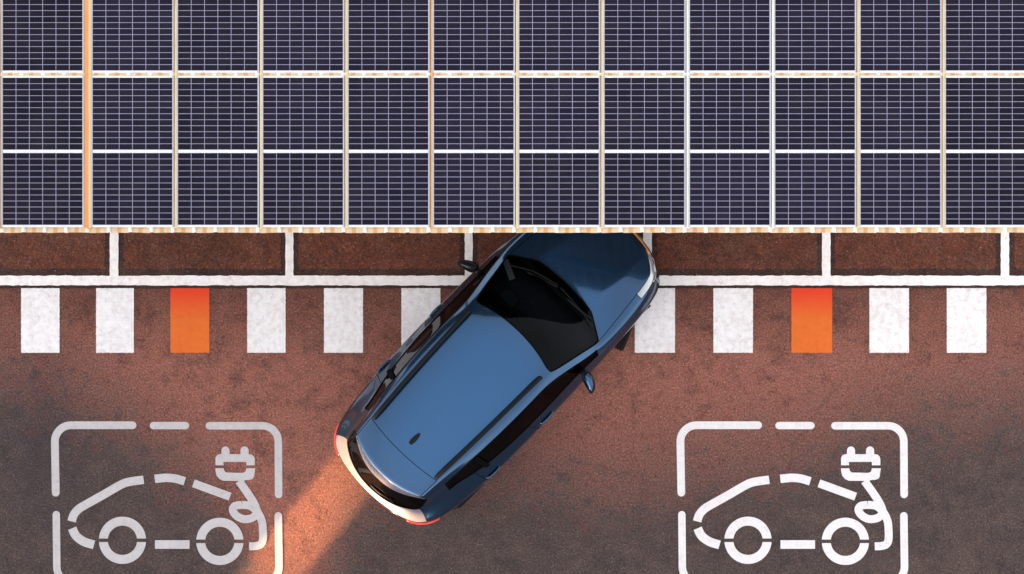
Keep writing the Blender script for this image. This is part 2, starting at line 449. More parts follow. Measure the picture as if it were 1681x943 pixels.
for ri, (cy, txt) in enumerate(rows):
    for ci, g in enumerate(gx):
        o = proto if first else copy_tree(proto); first = False
        wx, wy = W(g + 65.6, cy, ZP)
        o.location = (wx, wy, ZP - .035)
        extra = {0: ' beside the wide rusty gap', 1: ' beside the wide rusty gap'}.get(ci, '')
        tag(o, txt.format(ordinal[ci]) + (', left of the wide rusty gap' if ci == 0 else ', right of rusty gap' if ci == 1 else ''),
            'solar panel', 'solar panels on the carport roof')
# the roof the panels sit on
car_port = empty('carport_roof', (0, W(0, 383, 2.3)[1], 0))
tag(car_port, 'cream corrugated carport roof under the solar panels with rust stained gaps', 'carport')
oy = car_port.location.y
X0, X1 = W(-190, 0, 2.3)[0], W(1880, 0, 2.3)[0]
YB = W(0, -290, 2.3)[1]
bm = bmesh.new()
prof = []; n = int(math.floor(X0 / PITCH))
while n * PITCH < X1:
    b = n * PITCH
    prof += [(b, 2.335), (b + PITCH * .78, 2.335), (b + PITCH * .82, 2.352), (b + PITCH * .95, 2.352)]
    n += 1
cols = []
for x, z in prof:
    yj = random.uniform(-.004, .004)
    cols.append([bm.verts.new((x, a, zz)) for a, zz in ((yj, z), (YB - oy, z), (YB - oy, z - .012), (yj, z - .012))])
for a, b in zip(cols, cols[1:]):
    for k in range(4): bm.faces.new((a[k], b[k], b[(k + 1) % 4], a[(k + 1) % 4]))
bm.faces.new(cols[0]); bm.faces.new(cols[-1][::-1])
bmesh.ops.recalc_face_normals(bm, faces=bm.faces)
mesh_obj('roof_sheet', bm, M['roofing'], car_port)
gaps = [(-4.5, .5), (137.6, 149.2)] + [(a, a + 6.0) for a in [286.2 + 140.12 * i for i in range(10)]] + [(1687.2, 1693)]
gm = ['rust', 'rust', 'cream', 'cream', 'cream', 'amber_batten', 'cream', 'cream', 'pale', 'pale', 'cream', 'cream', 'cream']
glab = {0: 'rust orange batten', 1: 'wide rust orange batten', 8: 'white batten', 9: 'white batten'}
for i, ((a, b), m) in enumerate(zip(gaps, gm)):
    if i == 12: continue
    mid = (a + b) / 2; x = W(mid, 0, 2.395)[0]; hw = (b - a) / 2 / KP
    bm = bmesh.new()
    box(bm, -hw, hw, W(0, 375, 2.37)[1] - oy, YB - oy, 0, .0400, .003)
    o = mesh_obj('batten', bm, M[m], car_port); o.location = (x, 0, 2.3535)
    if i in glab: o['label'] = glab[i]
for py in (122.05, -131.5):
    bm = bmesh.new(); yy = W(0, py, 2.385)[1] - oy
    box(bm, X0 + .2, X1 - .2, yy - .016, yy + .016, 2.354, 2.387, .002)
    mesh_obj('joint_strip', bm, M['roofing'], car_port)
# steelwork below: purlins, rafters and posts
for yy in (.35, 1.75, 3.2):
    bm = bmesh.new(); box(bm, X0, X1, yy, yy + .09, 2.155, 2.31, .004)
    mesh_obj('purlin', bm, M['steel'], car_port)
for px in (40, 420, 800, 1230, 1640):
    x = W(px, 0, 2.2)[0]
    bm = bmesh.new(); box(bm, x - .05, x + .05, .12, YB - oy - .1, 2.02, 2.153, .004)
    mesh_obj('rafter', bm, M['steel'], car_port)
    bm = bmesh.new(); box(bm, x - .06, x + .06, 2.9, 3.02, 0.006, 2.018, .006); box(bm, x - .14, x + .14, 2.82, 3.10, 0.010, .03, .002)
    mesh_obj('post', bm, M['steel'], car_port)

# ------------------------------------------------------------------ the car
def paint():
    t = NT('metallic_blue_paint'); v = t.coord()
    fl = t.noise(v, 900, 2, .6); lg = t.noise(v, 3, 4)
    c = t.mix(fl, (.030, .114, .262), (.046, .160, .352))
    # metallic flop: flakes lie flat, so the paint darkens away from face-on
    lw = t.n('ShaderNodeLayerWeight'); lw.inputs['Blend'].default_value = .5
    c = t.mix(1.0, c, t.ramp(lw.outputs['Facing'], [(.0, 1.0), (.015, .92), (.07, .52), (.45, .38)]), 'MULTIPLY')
    c = t.mix(t.ramp(t.noise(v, 40, 5, .7), [(.6, 0.0), (.9, .05)]), c, (.25, .2, .17))
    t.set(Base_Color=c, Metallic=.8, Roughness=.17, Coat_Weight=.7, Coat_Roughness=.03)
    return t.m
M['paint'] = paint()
M['trim'] = plain('black_gloss_trim', (.003, .003, .0035), .3, 0, Specular_IOR_Level=.2)
M['seam'] = plain('panel_gap_black', (.002, .002, .0025), .8, 0, Specular_IOR_Level=.05)
M['plastic'] = plain('black_textured_plastic', (.008, .008, .009), .55, 0, Specular_IOR_Level=.2)
M['cabin'] = plain('black_cabin_plastic', (.010, .017, .024), .55)
M['cloth'] = plain('charcoal_seat_cloth', (.020, .022, .027), .9)
M['rubber'] = plain('tyre_rubber', (.006, .006, .0065), .85, 0, Specular_IOR_Level=.15)
M['alloy'] = plain('silver_alloy', (.5, .5, .52), .3, .9)
M['chrome'] = plain('polished_metal', (.7, .7, .72), .12, 1.0)
M['mirror'] = plain('mirror_glass', (.75, .78, .8), .03, 1.0)
M['amber'] = plain('amber_lens', (.75, .22, .02), .12, 0, Coat_Weight=.8)
M['redlens'] = plain('red_lamp_lens', (.42, .012, .006), .15, 0, Coat_Weight=.8)
M['lens'] = plain('clear_lamp_lens', (.42, .42, .44), .1, .5, Coat_Weight=1.0)
def glass(name, tint):
    t = NT(name); v = t.coord()
    tr = t.n('ShaderNodeBsdfTransparent'); tr.inputs[0].default_value = (*tint, 1)
    gl = t.n('ShaderNodeBsdfGlossy'); gl.inputs['Roughness'].default_value = .015
    t.l(t.mix(t.noise(v, 5, 3), (.9, .93, .95), (1, 1, 1)), gl.inputs['Color'])
    fr = t.n('ShaderNodeFresnel'); fr.inputs['IOR'].default_value = 1.2
    mx = t.n('ShaderNodeMixShader'); t.l(fr.outputs[0], mx.inputs[0]); t.l(tr.outputs[0], mx.inputs[1]); t.l(gl.outputs[0], mx.inputs[2])
    t.l(mx.outputs[0], t.n('ShaderNodeOutputMaterial').inputs['Surface'])
    t.t.nodes.remove(t.t.nodes['Material Output']); t.t.nodes.remove(t.b)
    return t.m
M['windscreen'] = glass('windscreen_glass', (.26, .30, .32))
M['privacy'] = glass('tinted_side_glass', (.03, .034, .04))

S = [  # control rows from nose to tail; columns: centre, mid, top edge, window top, belt, shoulder, door, sill
 [(2.13,0,.80),(2.10,.38,.79),(1.95,.63,.775),(1.985,.69,.72),(1.975,.735,.66),(2.0,.775,.55),(1.97,.79,.42),(1.9,.76,.22)],
 [(1.72,0,.905),(1.70,.37,.912),(1.65,.665,.85),(1.65,.735,.825),(1.66,.80,.765),(1.68,.85,.66),(1.68,.86,.48),(1.68,.82,.24)],
 [(1.36,0,.985),(1.34,.40,.988),(1.26,.705,.925),(1.26,.775,.905),(1.27,.835,.845),(1.3,.885,.73),(1.3,.895,.5),(1.3,.86,.24)],
 [(1.165,0,1.02),(1.12,.42,1.01),(.92,.735,.99),(.79,.79,.995),(.75,.825,.97),(.88,.90,.785),(.9,.905,.5),(.9,.87,.24)],
 [(.78,0,1.235),(.75,.37,1.225),(.60,.665,1.17),(.56,.73,1.145),(.52,.812,.985),(.55,.91,.795),(.55,.915,.5),(.55,.88,.24)],
 [(.37,0,1.382),(.345,.32,1.373),(.26,.588,1.335),(.2,.66,1.30),(.15,.822,.985),(.2,.92,.80),(.2,.92,.5),(.2,.885,.24)],
 [(.13,0,1.458),(.115,.32,1.449),(.06,.585,1.397),(-.01,.662,1.343),(-.05,.825,.985),(.0,.923,.802),(0,.923,.5),(0,.885,.24)],
 [(-.3,0,1.478),(-.3,.32,1.468),(-.3,.575,1.415),(-.3,.662,1.355),(-.32,.825,.985),(-.25,.925,.805),(-.25,.925,.5),(-.25,.885,.24)],
 [(-.72,0,1.482),(-.72,.315,1.468),(-.72,.562,1.42),(-.72,.65,1.36),(-.74,.812,.99),(-.74,.92,.81),(-.74,.925,.5),(-.74,.885,.24)],
 [(-1.18,0,1.466),(-1.18,.30,1.456),(-1.17,.545,1.41),(-1.15,.625,1.335),(-1.2,.745,1.02),(-1.14,.905,.83),(-1.14,.915,.5),(-1.14,.88,.24)],
 [(-1.525,0,1.445),(-1.515,.28,1.437),(-1.49,.522,1.395),(-1.45,.60,1.285),(-1.46,.64,1.19),(-1.52,.872,.85),(-1.54,.895,.5),(-1.54,.86,.24)],
 [(-1.865,0,1.385),(-1.835,.29,1.375),(-1.75,.505,1.35),(-1.725,.57,1.26),(-1.905,.61,1.03),(-2.04,.785,.87),(-2.065,.80,.55),(-2.0,.75,.25)],
]
FL = {3:[(2.185,0,.71),(2.155,.40,.71)],4:[(2.195,0,.62),(2.165,.42,.62)],5:[(2.225,0,.5),(2.19,.42,.5)],6:[(2.215,0,.38),(2.18,.42,.38)],7:[(2.14,0,.2),(2.1,.42,.2)]}
RL = {3:[(-1.955,0,1.285),(-1.915,.29,1.275)],4:[(-2.15,0,.968),(-2.095,.34,.975)],5:[(-2.212,0,.915),(-2.17,.43,.905)],6:[(-2.235,0,.60),(-2.19,.43,.59)],7:[(-2.17,0,.25),(-2.13,.42,.25)]}
RN = len(S) - 1
REG = ['hood','fender','windscreen','roof','cantrail','side_glass_l','side_glass_r','door_fl','door_fr','door_rl','door_rr','quarter','tailgate','spoiler_lip','rear_glass','gate_lower','bumper_r','bumper_f','grille','headlight_l','headlight_r']
RI = {n: i for i, n in enumerate(REG)}
verts = []; vid = {}
def V(kind, a, c):
    if kind == 'f':
        if a <= 2: return V('s', 0, c)
        if abs(c) == 2: return V('s', 0, a if c > 0 else -a)
        key = ('f', a, c); tab = FL[a]
    elif kind == 'r':
        if a <= 2: return V('s', RN, c)
        if abs(c) == 2: return V('s', RN, a if c > 0 else -a)
        key = ('r', a, c); tab = RL[a]
    else:
        key = ('s', a, c); tab = S[a]
    if key not in vid:
        p = tab[abs(c)]
        vid[key] = len(verts); verts.append((p[0], p[1] if c >= 0 else -p[1], p[2]))
    return vid[key]
faces = []; freg = []
for r in range(RN):
    for c in range(-7, 7):
        faces.append((V('s', r, c), V('s', r, c + 1), V('s', r + 1, c + 1), V('s', r + 1, c)))
        ac = max(abs(c), abs(c + 1)) - 1          # strip number 0..6
        sd = 'l' if c >= 0 else 'r'
        if ac <= 1:
            g = 'hood' if r < 3 else 'windscreen' if r < 5 else 'roof' if r < RN - 1 else 'tailgate'
        elif ac == 2:
            g = 'fender' if r < 3 else 'cantrail'
            if r == 0: g = 'headlight_' + sd
            if r == RN - 1: g = 'quarter'
        elif ac == 3:
            g = ('side_glass_' + sd) if 3 <= r <= RN - 2 else 'fender' if r < 3 else 'quarter'
            if r == 0: g = 'fender'
        else:
            g = 'fender' if r < 4 else ('door_f' + sd) if r < 7 else ('door_r' + sd) if r < 9 else 'quarter'
            if r == 0 and ac >= 5: g = 'bumper_f'
            if r == RN - 1 and ac >= 5: g = 'bumper_r'
        freg.append(RI[g])
for l in range(2, 7):
    for c in range(-2, 2):
        faces.append((V('f', l, c), V('f', l + 1, c), V('f', l + 1, c + 1), V('f', l, c + 1)))
        ac = max(abs(c), abs(c + 1)) - 1
        g = 'bumper_f' if l > 3 else 'grille'
        if l in (2,) : g = 'headlight_' + ('l' if c >= 0 else 'r') if ac == 1 else 'grille'
        if l == 5 and ac == 0: g = 'grille'
        freg.append(RI[g])
        faces.append((V('r', l, c), V('r', l, c + 1), V('r', l + 1, c + 1), V('r', l + 1, c)))
        freg.append(RI[{2: 'spoiler_lip', 3: 'rear_glass', 4: 'gate_lower', 5: 'bumper_r', 6: 'bumper_r'}[l]])
ctrl = bpy.data.meshes.new('car_cage'); ctrl.from_pydata(verts, [], faces)
for nme in REG: ctrl.materials.append(None)
for p, g in zip(ctrl.polygons, freg): p.material_index = g; p.use_smooth = True
def ck(kind, a0, c0, a1, c1): return tuple(sorted((V(kind, a0, c0), V(kind, a1, c1))))
crease = {}
for s in (-1, 1):
    for r in range(RN):
        for c, val in ((1, .85 if r < 3 else 0), (2, .45 if r < 3 else .85 if r in (3, 4) else .35), (3, .9 if 3 <= r <= RN - 2 else .2), (4, .95 if 3 <= r <= RN - 2 else .15), (5, .45)):
            crease[ck('s', r, s * c, r + 1, s * c)] = val
for c in range(-2, 2):
    crease[ck('s', 0, c, 0, c + 1)] = .6
    crease[ck('s', 3, c, 3, c + 1)] = .9
    crease[ck('s', 5, c, 5, c + 1)] = .6
    crease[ck('s', RN, c, RN, c + 1)] = .95
    crease[ck('r', 3, c, 3, c + 1)] = .9
    crease[ck('r', 4, c, 4, c + 1)] = .85
    crease[ck('r', 5, c, 5, c + 1)] = .6
    crease[ck('f', 3, c, 3, c + 1)] = .6
    crease[ck('f', 4, c, 4, c + 1)] = .5
for s in (-1, 1):
    for l in range(2, 4): crease[ck('s', RN, s * l, RN, s * (l + 1))] = .7
    for l in range(2, 7): crease[ck('s', 0, s * l, 0, s * (l + 1))] = .15
at = ctrl.attributes.new('crease_edge', 'FLOAT', 'EDGE')
for i, e in enumerate(ctrl.edges):
    at.data[i].value = crease.get(tuple(sorted(e.vertices)), 0.0)
co = bpy.data.objects.new('car_cage', ctrl); COL.objects.link(co)
md = co.modifiers.new('s', 'SUBSURF'); md.levels = 3; md.render_levels = 3
bpy.context.view_layer.update()
dg = bpy.context.evaluated_depsgraph_get()
fm = bpy.data.meshes.new_from_object(co.evaluated_get(dg))
bpy.data.objects.remove(co)
WHEELS = {'fl': (1.33, .775, .325), 'fr': (1.33, -.775, .325), 'rl': (-1.36, .79, .325), 'rr': (-1.36, -.79, .325)}
RA = .375
FV = [v.co.copy() for v in fm.vertices]
FN = [Vector(v.normal) for v in fm.vertices]
FP = [(list(p.vertices), p.material_index) for p in fm.polygons]
def arch_hit(p):
    if abs(p.y) < .62: return None
    for k, w in WHEELS.items():
        if math.hypot(p.x - w[0], p.z - w[2]) < RA: return w
keep = []
for vs, g in FP:
    c = sum((FV[i] for i in vs), Vector()) / len(vs)
    if arch_hit(c) is None: keep.append((vs, g))
cnt_all = {}; cnt_keep = {}
for vs, g in FP:
    for i in vs: cnt_all[i] = cnt_all.get(i, 0) + 1
for vs, g in keep:
    for i in vs: cnt_keep[i] = cnt_keep.get(i, 0) + 1
for i in cnt_keep:
    if cnt_keep[i] < cnt_all[i] and abs(FV[i].y) > .6:
        for w in WHEELS.values():
            dx, dz = FV[i].x - w[0], FV[i].z - w[2]; d = math.hypot(dx, dz)
            if d < RA + .1 and FV[i].z > .26 and w[1] * FV[i].y > 0:
                FV[i].x = w[0] + dx / d * RA; FV[i].z = w[2] + dz / d * RA
                break
ca = math.atan2(.72, .693)
cx, cy = W(820.8, 586, .7)
car = empty('parked_car', (cx, cy, 0), ca)
tag(car, 'dark metallic blue estate car parked askew with its nose under the solar carport', 'car')
def region_obj(name, regs, mat, parent=car, inset=0.0, label=None):
    ids = {RI[r] for r in regs}; mp = {}; vs = []; fs = []
    for f, g in keep:
        if g in ids:
            q = []
            for i in f:
                if i not in mp:
                    mp[i] = len(vs); vs.append(FV[i] - FN[i] * inset)
                q.append(mp[i])
            fs.append(q)
    me = bpy.data.meshes.new(name); me.from_pydata(vs, [], fs)
    for p in me.polygons: p.use_smooth = True
    nn = [None] * len(vs)
    for i, j in mp.items(): nn[j] = FN[i]
    me.normals_split_custom_set_from_vertices(nn)
    me.materials.append(mat)
    o = bpy.data.objects.new(name, me); COL.objects.link(o); o.parent = parent
    if label: o['label'] = label
    return o
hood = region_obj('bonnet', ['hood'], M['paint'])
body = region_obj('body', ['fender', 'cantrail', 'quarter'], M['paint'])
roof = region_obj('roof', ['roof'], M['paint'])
wsc = region_obj('windscreen', ['windscreen'], M['windscreen'], inset=.004)
gate = region_obj('tailgate', ['tailgate'], M['paint'])
M['pearl'] = plain('pale_pearl_panel', (.20, .185, .23), .3, .35, Coat_Weight=.8)  # pale colour painting in the bright reflections on the car's rear
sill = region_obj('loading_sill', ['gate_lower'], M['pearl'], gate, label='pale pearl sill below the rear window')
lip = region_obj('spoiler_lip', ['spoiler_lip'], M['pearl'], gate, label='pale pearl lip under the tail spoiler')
rgl = region_obj('rear_window', ['rear_glass'], M['privacy'], gate, .006)
rbp = region_obj('bumper', ['bumper_r'], M['paint'])
fbp = region_obj('bumper', ['bumper_f'], M['paint'])
region_obj('grille', ['grille'], M['plastic'], fbp)
doors = {}
for k in ('fl', 'fr', 'rl', 'rr'): doors[k] = region_obj('door', ['door_' + k], M['paint'])
for s in 'lr':
    region_obj('side_window', ['side_glass_' + s], M['privacy'], inset=.005)
    region_obj('headlight', ['headlight_' + s], M['lens'])
# dark gaps between panels and rubber round the glass, laid along the shared edges
GL = {RI[k] for k in ('windscreen', 'side_glass_l', 'side_glass_r', 'rear_glass')}
em = {}
for f, g in keep:
    for a, b in zip(f, f[1:] + f[:1]): em.setdefault((min(a, b), max(a, b)), []).append(g)
skip = {frozenset((RI['cantrail'], RI['quarter'])), frozenset((RI['fender'], RI['cantrail'])), frozenset((RI['fender'], RI['quarter'])),
        frozenset((RI['tailgate'], RI['spoiler_lip'])), frozenset((RI['roof'], RI['cantrail']))}
def chains(test):
    """runs of shared edges, end to end"""
    adj = {}
    for (a, b), gs in em.items():
        if len(gs) == 2 and gs[0] != gs[1] and test(frozenset(gs)):
            adj.setdefault(a, []).append(b); adj.setdefault(b, []).append(a)
    used = set(); out = []
    def walk(a, b):
        ch = [a, b]; used.add((min(a, b), max(a, b)))
        while len(adj[ch[-1]]) == 2:
            nx = [k for k in adj[ch[-1]] if (min(k, ch[-1]), max(k, ch[-1])) not in used]
            if not nx: break
            used.add((min(nx[0], ch[-1]), max(nx[0], ch[-1]))); ch.append(nx[0])
        out.append(ch)
    for a in sorted(adj, key=lambda k: len(adj[k]) == 2):
        for b in adj[a]:
            if (min(a, b), max(a, b)) not in used: walk(a, b)
    return out
def edge_strips(name, test, r):
    for ch in chains(test):
        if len(ch) < 3: continue
        bm = bmesh.new()
        P = [FV[i] - FN[i] * r * .55 for i in ch]
        tube(bm, P, r, 6, up=FN[ch[len(ch) // 2]])
        mesh_obj(name, bm, M['seam'], car, True)
edge_strips('panel_gap', lambda s: not (s & GL) and s not in skip, .0055)
edge_strips('window_seal', lambda s: bool(s & GL), .010)
from mathutils.bvhtree import BVHTree
bvh = BVHTree.FromPolygons(FV, [f for f, g in keep])
def onto(p, off):
    q, n, i, d = bvh.find_nearest(Vector(p))
    if n.dot(q - Vector((q.x * .6, 0, .6))) < 0: n = -n
    return q + n * off
# the centre pillars behind the side glass, and the rear quarter pillar
for s in (-1, 1):
    for x, w in ((-.24, .055), (-1.0, .03)):
        bm = bmesh.new()
        quad(bm, [(x - w, s * .805, .99), (x + w, s * .805, .99), (x + w, s * .645, 1.35), (x - w, s * .645, 1.35)])
        box(bm, x - w, x + w, s * .78 - .01, s * .78 + .01, .55, .99)
        mesh_obj('pillar', bm, M['seam'], car)
# cabin
bm = bmesh.new()
box(bm, -1.95, 1.05, -.80, .80, .28, .34, .01); box(bm, .98, 1.04, -.72, .72, .34, .93, .01)
mesh_obj('cabin_floor', bm, M['cabin'], car)
bm = bmesh.new()
pts = [(.98, .96), (.86, .985), (.62, .965), (.50, .91), (.47, .74), (.9, .6)]
ring = [[bm.verts.new((x - .10 * (abs(y) / .72) ** 2, y, z)) for x, z in pts] for y in (-.72, -.4, -.15, .15, .4, .72)]
for A, B in zip(ring, ring[1:]):
    for k in range(len(pts)): bm.faces.new((A[k], A[(k + 1) % 6], B[(k + 1) % 6], B[k]))
bm.faces.new(ring[0]); bm.faces.new(ring[-1][::-1])
box(bm, .50, .66, .26, .50, .955, 1.01, .02)
bmesh.ops.recalc_face_normals(bm, faces=bm.faces)
dash = mesh_obj('dashboard', bm, M['cabin'], car, True)
bm = bmesh.new()
rg = [(0, .19 * math.cos(t), .19 * math.sin(t)) for t in [2 * math.pi * k / 28 for k in range(29)]]
tube(bm, rg, .016, 8, up=Vector((1, 0, 0)), caps=False)
box(bm, -.03, .02, -.07, .07, -.06, .05, .01); box(bm, -.01, .01, -.18, .18, -.02, .02)
sw = mesh_obj('steering_wheel', bm, M['cabin'], car, True); sw.location = (.36, .37, .86); sw.rotation_euler = (0, math.radians(-24), 0)
def seat(x, y, wd):
    bm = bmesh.new()
    box(bm, -.25, .25, -wd, wd, .34, .54, .05)
    b0 = len(bm.verts)
    box(bm, -.36, -.22, -wd, wd, .5, 1.06, .05)
    bm.verts.ensure_lookup_table()
    for v in bm.verts[b0:]: v.co.x -= (v.co.z - .5) * .25
    h0 = len(bm.verts)
    for yy in ((0,) if wd < .4 else (-.42, .42)):
        box(bm, -.50, -.42, yy - .12, yy + .12, 1.10, 1.24, .03)
    o = mesh_obj('seat', bm, M['cloth'], car, True); o.location = (x, y, 0)
seat(.0, .37, .25); seat(.0, -.37, .25); seat(-.92, 0, .62)
bm = bmesh.new(); box(bm, -1.9, -1.42, -.55, .55, .90, .93, .01)
mesh_obj('parcel_shelf', bm, M['cabin'], car)
bm = bmesh.new(); box(bm, .33, .39, -.12, .12, 1.27, 1.33, .015)
mesh_obj('rear_view_mirror', bm, M['trim'], car, True)
bm = bmesh.new()
for k, (dz) in enumerate((0, .012)):
    box(bm, -.035, .035, -.12 + .01 * k, .12, dz, dz + .004, .001)
box(bm, -.035, -.031, -.11, .12, .004, .012)
pp = mesh_obj('folded_paper', bm, plain('pale_paper', (.85, .80, .78), .7))
pw = Matrix.Rotation(ca, 4, 'Z') @ Vector((.80, .60, 0))
pp.location = (cx + pw.x, cy + pw.y, .985); pp.rotation_euler = (0, 0, ca - .45)
tag(pp, 'pale folded paper lying on the dashboard behind the windscreen of the blue car', 'paper')
# underbody and wheel housings
bm = bmesh.new(); box(bm, -2.02, 2.0, -.58, .58, .19, .27, .01); box(bm, 1.05, 1.95, -.55, .55, .27, .68, .02); box(bm, -.95, .95, -.86, .86, .2, .26, .01)
mesh_obj('underbody', bm, M['plastic'], car)
for k, w in WHEELS.items():
    bm = bmesh.new(); s = 1 if w[1] > 0 else -1
    A = []; B = []
    for i in range(19):
        t = math.pi * (-.12 + 1.24 * i / 18)
        x, z = w[0] + (RA + .006) * math.cos(t), w[2] + (RA + .006) * math.sin(t)
        A.append(bm.verts.new((x, s * .56, z))); B.append(bm.verts.new((x, s * .862, z)))
    for i in range(18): bm.faces.new((A[i], A[i + 1], B[i + 1], B[i]))
    bm.faces.new(A)
    mesh_obj('wheel_housing', bm, M['plastic'], car, True)
    # wheel
    we = empty('wheel', w, math.radians(24) if k[0] == 'f' else 0); we.parent = car
    bm = bmesh.new()
    pr = [(.215, -.085), (.235, -.10), (.30, -.106), (.315, -.098), (.325, -.08)]
    for g in (-.05, -.012, .026, .06):
        pr += [(.3255, g - .006), (.315, g - .003), (.315, g + .006), (.3255, g + .009)]
    pr += [(.325, .08), (.315, .098), (.30, .106), (.235, .10), (.215, .085)]
    N = 56; rr = []
    for i in range(N):
        t = 2 * math.pi * i / N
        rr.append([bm.verts.new((r * math.cos(t), y, r * math.sin(t))) for r, y in pr])
    for i in range(N):
        A, B = rr[i], rr[(i + 1) % N]
        for j in range(len(pr) - 1): bm.faces.new((A[j], A[j + 1], B[j + 1], B[j]))
    for i in range(0, N, 2):                                   # tread blocks
        t = 2 * math.pi * i / N
        for ya, yb2 in ((-.082, -.058), (.069, .086)):
            c, sn = math.cos(t), math.sin(t); r0, r1, h = .318, .3285, .010
            q = [bm.verts.new((c * r - sn * hh, yy, sn * r + c * hh)) for r in (r0, r1) for yy in (ya, yb2) for hh in (-h, h)]
            for f in ((4, 5, 7, 6), (0, 1, 5, 4), (2, 6, 7, 3), (0, 4, 6, 2), (1, 3, 7, 5)): bm.faces.new([q[z] for z in f])
    bmesh.ops.recalc_face_normals(bm, faces=bm.faces)
    mesh_obj('tyre', bm, M['rubber'], we, False)
    bm = bmesh.new(); N = 40
    pr = [(.218, -.08), (.20, -.085), (.19, -.03), (.19, s * .05), (.205, s * .088), (.218, s * .086)]
    rr = [[bm.verts.new((r * math.cos(2 * math.pi * i / N), y, r * math.sin(2 * math.pi * i / N))) for r, y in pr] for i in range(N)]
    for i in range(N):
        A, B = rr[i], rr[(i + 1) % N]
        for j in range(len(pr) - 1): bm.faces.new((A[j], A[j + 1], B[j + 1], B[j]))
    for i in range(5):
        t = 2 * math.pi * i / 5 + .3; c, sn = math.cos(t), math.sin(t)
        q = []
        for r, h in ((.03, .035), (.2, .022)):
            for yy in (s * .06, s * .085): 
                for hh in (-h, h): q.append(bm.verts.new((c * r - sn * hh, yy, sn * r + c * hh)))
        for f in ((0, 1, 3, 2), (4, 6, 7, 5), (0, 4, 5, 1), (2, 3, 7, 6), (0, 2, 6, 4), (1, 5, 7, 3)): bm.faces.new([q[z] for z in f])
    hb = [bm.verts.new((.055 * math.cos(2 * math.pi * i / 20), s * .09, .055 * math.sin(2 * math.pi * i / 20))) for i in range(20)]
    bm.faces.new(hb)
    bmesh.ops.recalc_face_normals(bm, faces=bm.faces)
    mesh_obj('rim', bm, M['alloy'], we)
# roof rails
for s in (-1, 1):
    bm = bmesh.new()
    pts = smoothline([(.17, s * .548, 1.395), (.10, s * .545, 1.432), (-.1, s * .540, 1.455), (-.7, s * .522, 1.468), (-1.25, s * .496, 1.455), (-1.40, s * .487, 1.435), (-1.47, s * .483, 1.408)], 8)
    tube(bm, pts, [.012] + [.024] * (len(pts) - 2) + [.012], 10, .8)
    for x, y in ((.02, .543), (-.68, .523), (-1.33, .492)): box(bm, x - .05, x + .05, s * y - .014, s * y + .014, 1.395, 1.44, .004)
    mesh_obj('roof_rail', bm, M['trim'], car, True)
# aerial fin
bm = bmesh.new()
rings = []
for x, w, h in ((.075, .006, .004), (.05, .020, .016), (.0, .028, .036), (-.05, .027, .058), (-.075, .020, .062), (-.085, .012, .03)):
    rings.append([bm.verts.new((x - h * .25, w * math.cos(t), h * (math.sin(t) ** .7 if math.sin(t) > 0 else 0))) for t in [math.pi * k / 10 for k in range(11)]])
for A, B in zip(rings, rings[1:]):
    for k in range(10): bm.faces.new((A[k], A[k + 1], B[k + 1], B[k]))
bm.faces.new(rings[0]); bm.faces.new(rings[-1][::-1]); bmesh.ops.recalc_face_normals(bm, faces=bm.faces)
an = mesh_obj('aerial_fin', bm, M['trim'], car, True); an.location = (-1.285, -.012, 1.452)
# door mirrors
for s in (-1, 1):
    root = bmesh.new()
    def shell(rx0, rx1, grow, zc, hz):
        bm = bmesh.new(); rings = []
        for u, w, h, off in ((0, .5, .55, .01), (.12, .85, .85, .0), (.4, 1.0, 1.0, -.012), (.75, .85, .9, -.045), (.92, .55, .65, -.07), (1.0, .18, .25, -.085)):
            y = .865 + .21 * u + (grow if u > .9 else 0)
            ring = []
            for k in range(14):
                t = 2 * math.pi * k / 14
                ring.append(bm.verts.new((.535 + off + math.cos(t) * (.062 * w + grow), s * y, zc + math.sin(t) * (hz * h + grow * .4))))
            rings.append(ring)
        for A, B in zip(rings, rings[1:]):
            for k in range(14): bm.faces.new((A[k], A[(k + 1) % 14], B[(k + 1) % 14], B[k]))
        bm.faces.new(rings[0]); bm.faces.new(rings[-1][::-1])
        bmesh.ops.recalc_face_normals(bm, faces=bm.faces)
        return bm
    root.free()
    mo = mesh_obj('door_mirror', shell(0, 0, .009, .985, .062), M['trim'], car, True)
    cap = mesh_obj('mirror_cap', shell(0, 0, -.004, 1.003, .066), M['paint'] if s < 0 else M['trim'], mo, True)  # left cap coloured black to paint in its dark reflection
    bm = bmesh.new(); tube(bm, [(.56, s * .80, .955), (.54, s * .86, .965), (.535, s * .90, .975)], [.04, .032, .03], 10, .6)
    mesh_obj('mirror_arm', bm, M['trim'], mo, True)
    bm = bmesh.new()
    ring = [bm.verts.new((.463 - .02 * (math.cos(t)), s * (.955 + .075 * math.cos(t)), .985 + .045 * math.sin(t))) for t in [2 * math.pi * k / 20 for k in range(20)]]
    bm.faces.new(ring)
    mesh_obj('mirror_glass', bm, M['mirror'], mo)
# door handles with their dark pockets
for k, x in (('fl', -.13), ('rl', -1.02), ('fr', -.13), ('rr', -1.02)):
    s = 1 if k[1] == 'l' else -1
    bm = bmesh.new()
    tube(bm, smoothline([onto((x + dx, s * .92, .872 - dx * .04), of) for dx, of in ((.10, -.004), (.08, .016), (0, .022), (-.08, .016), (-.10, -.004))], 5), .0105, 8)
    h = mesh_obj('handle', bm, M['paint'], doors[k], True)
    bm = bmesh.new()
    tube(bm, [onto((x + dx, s * .92, .872), -.006) for dx in (.085, .05, -.05, -.085)], [.005, .013, .013, .005], 10)
    mesh_obj('handle_pocket', bm, M['seam'], doors[k], True)
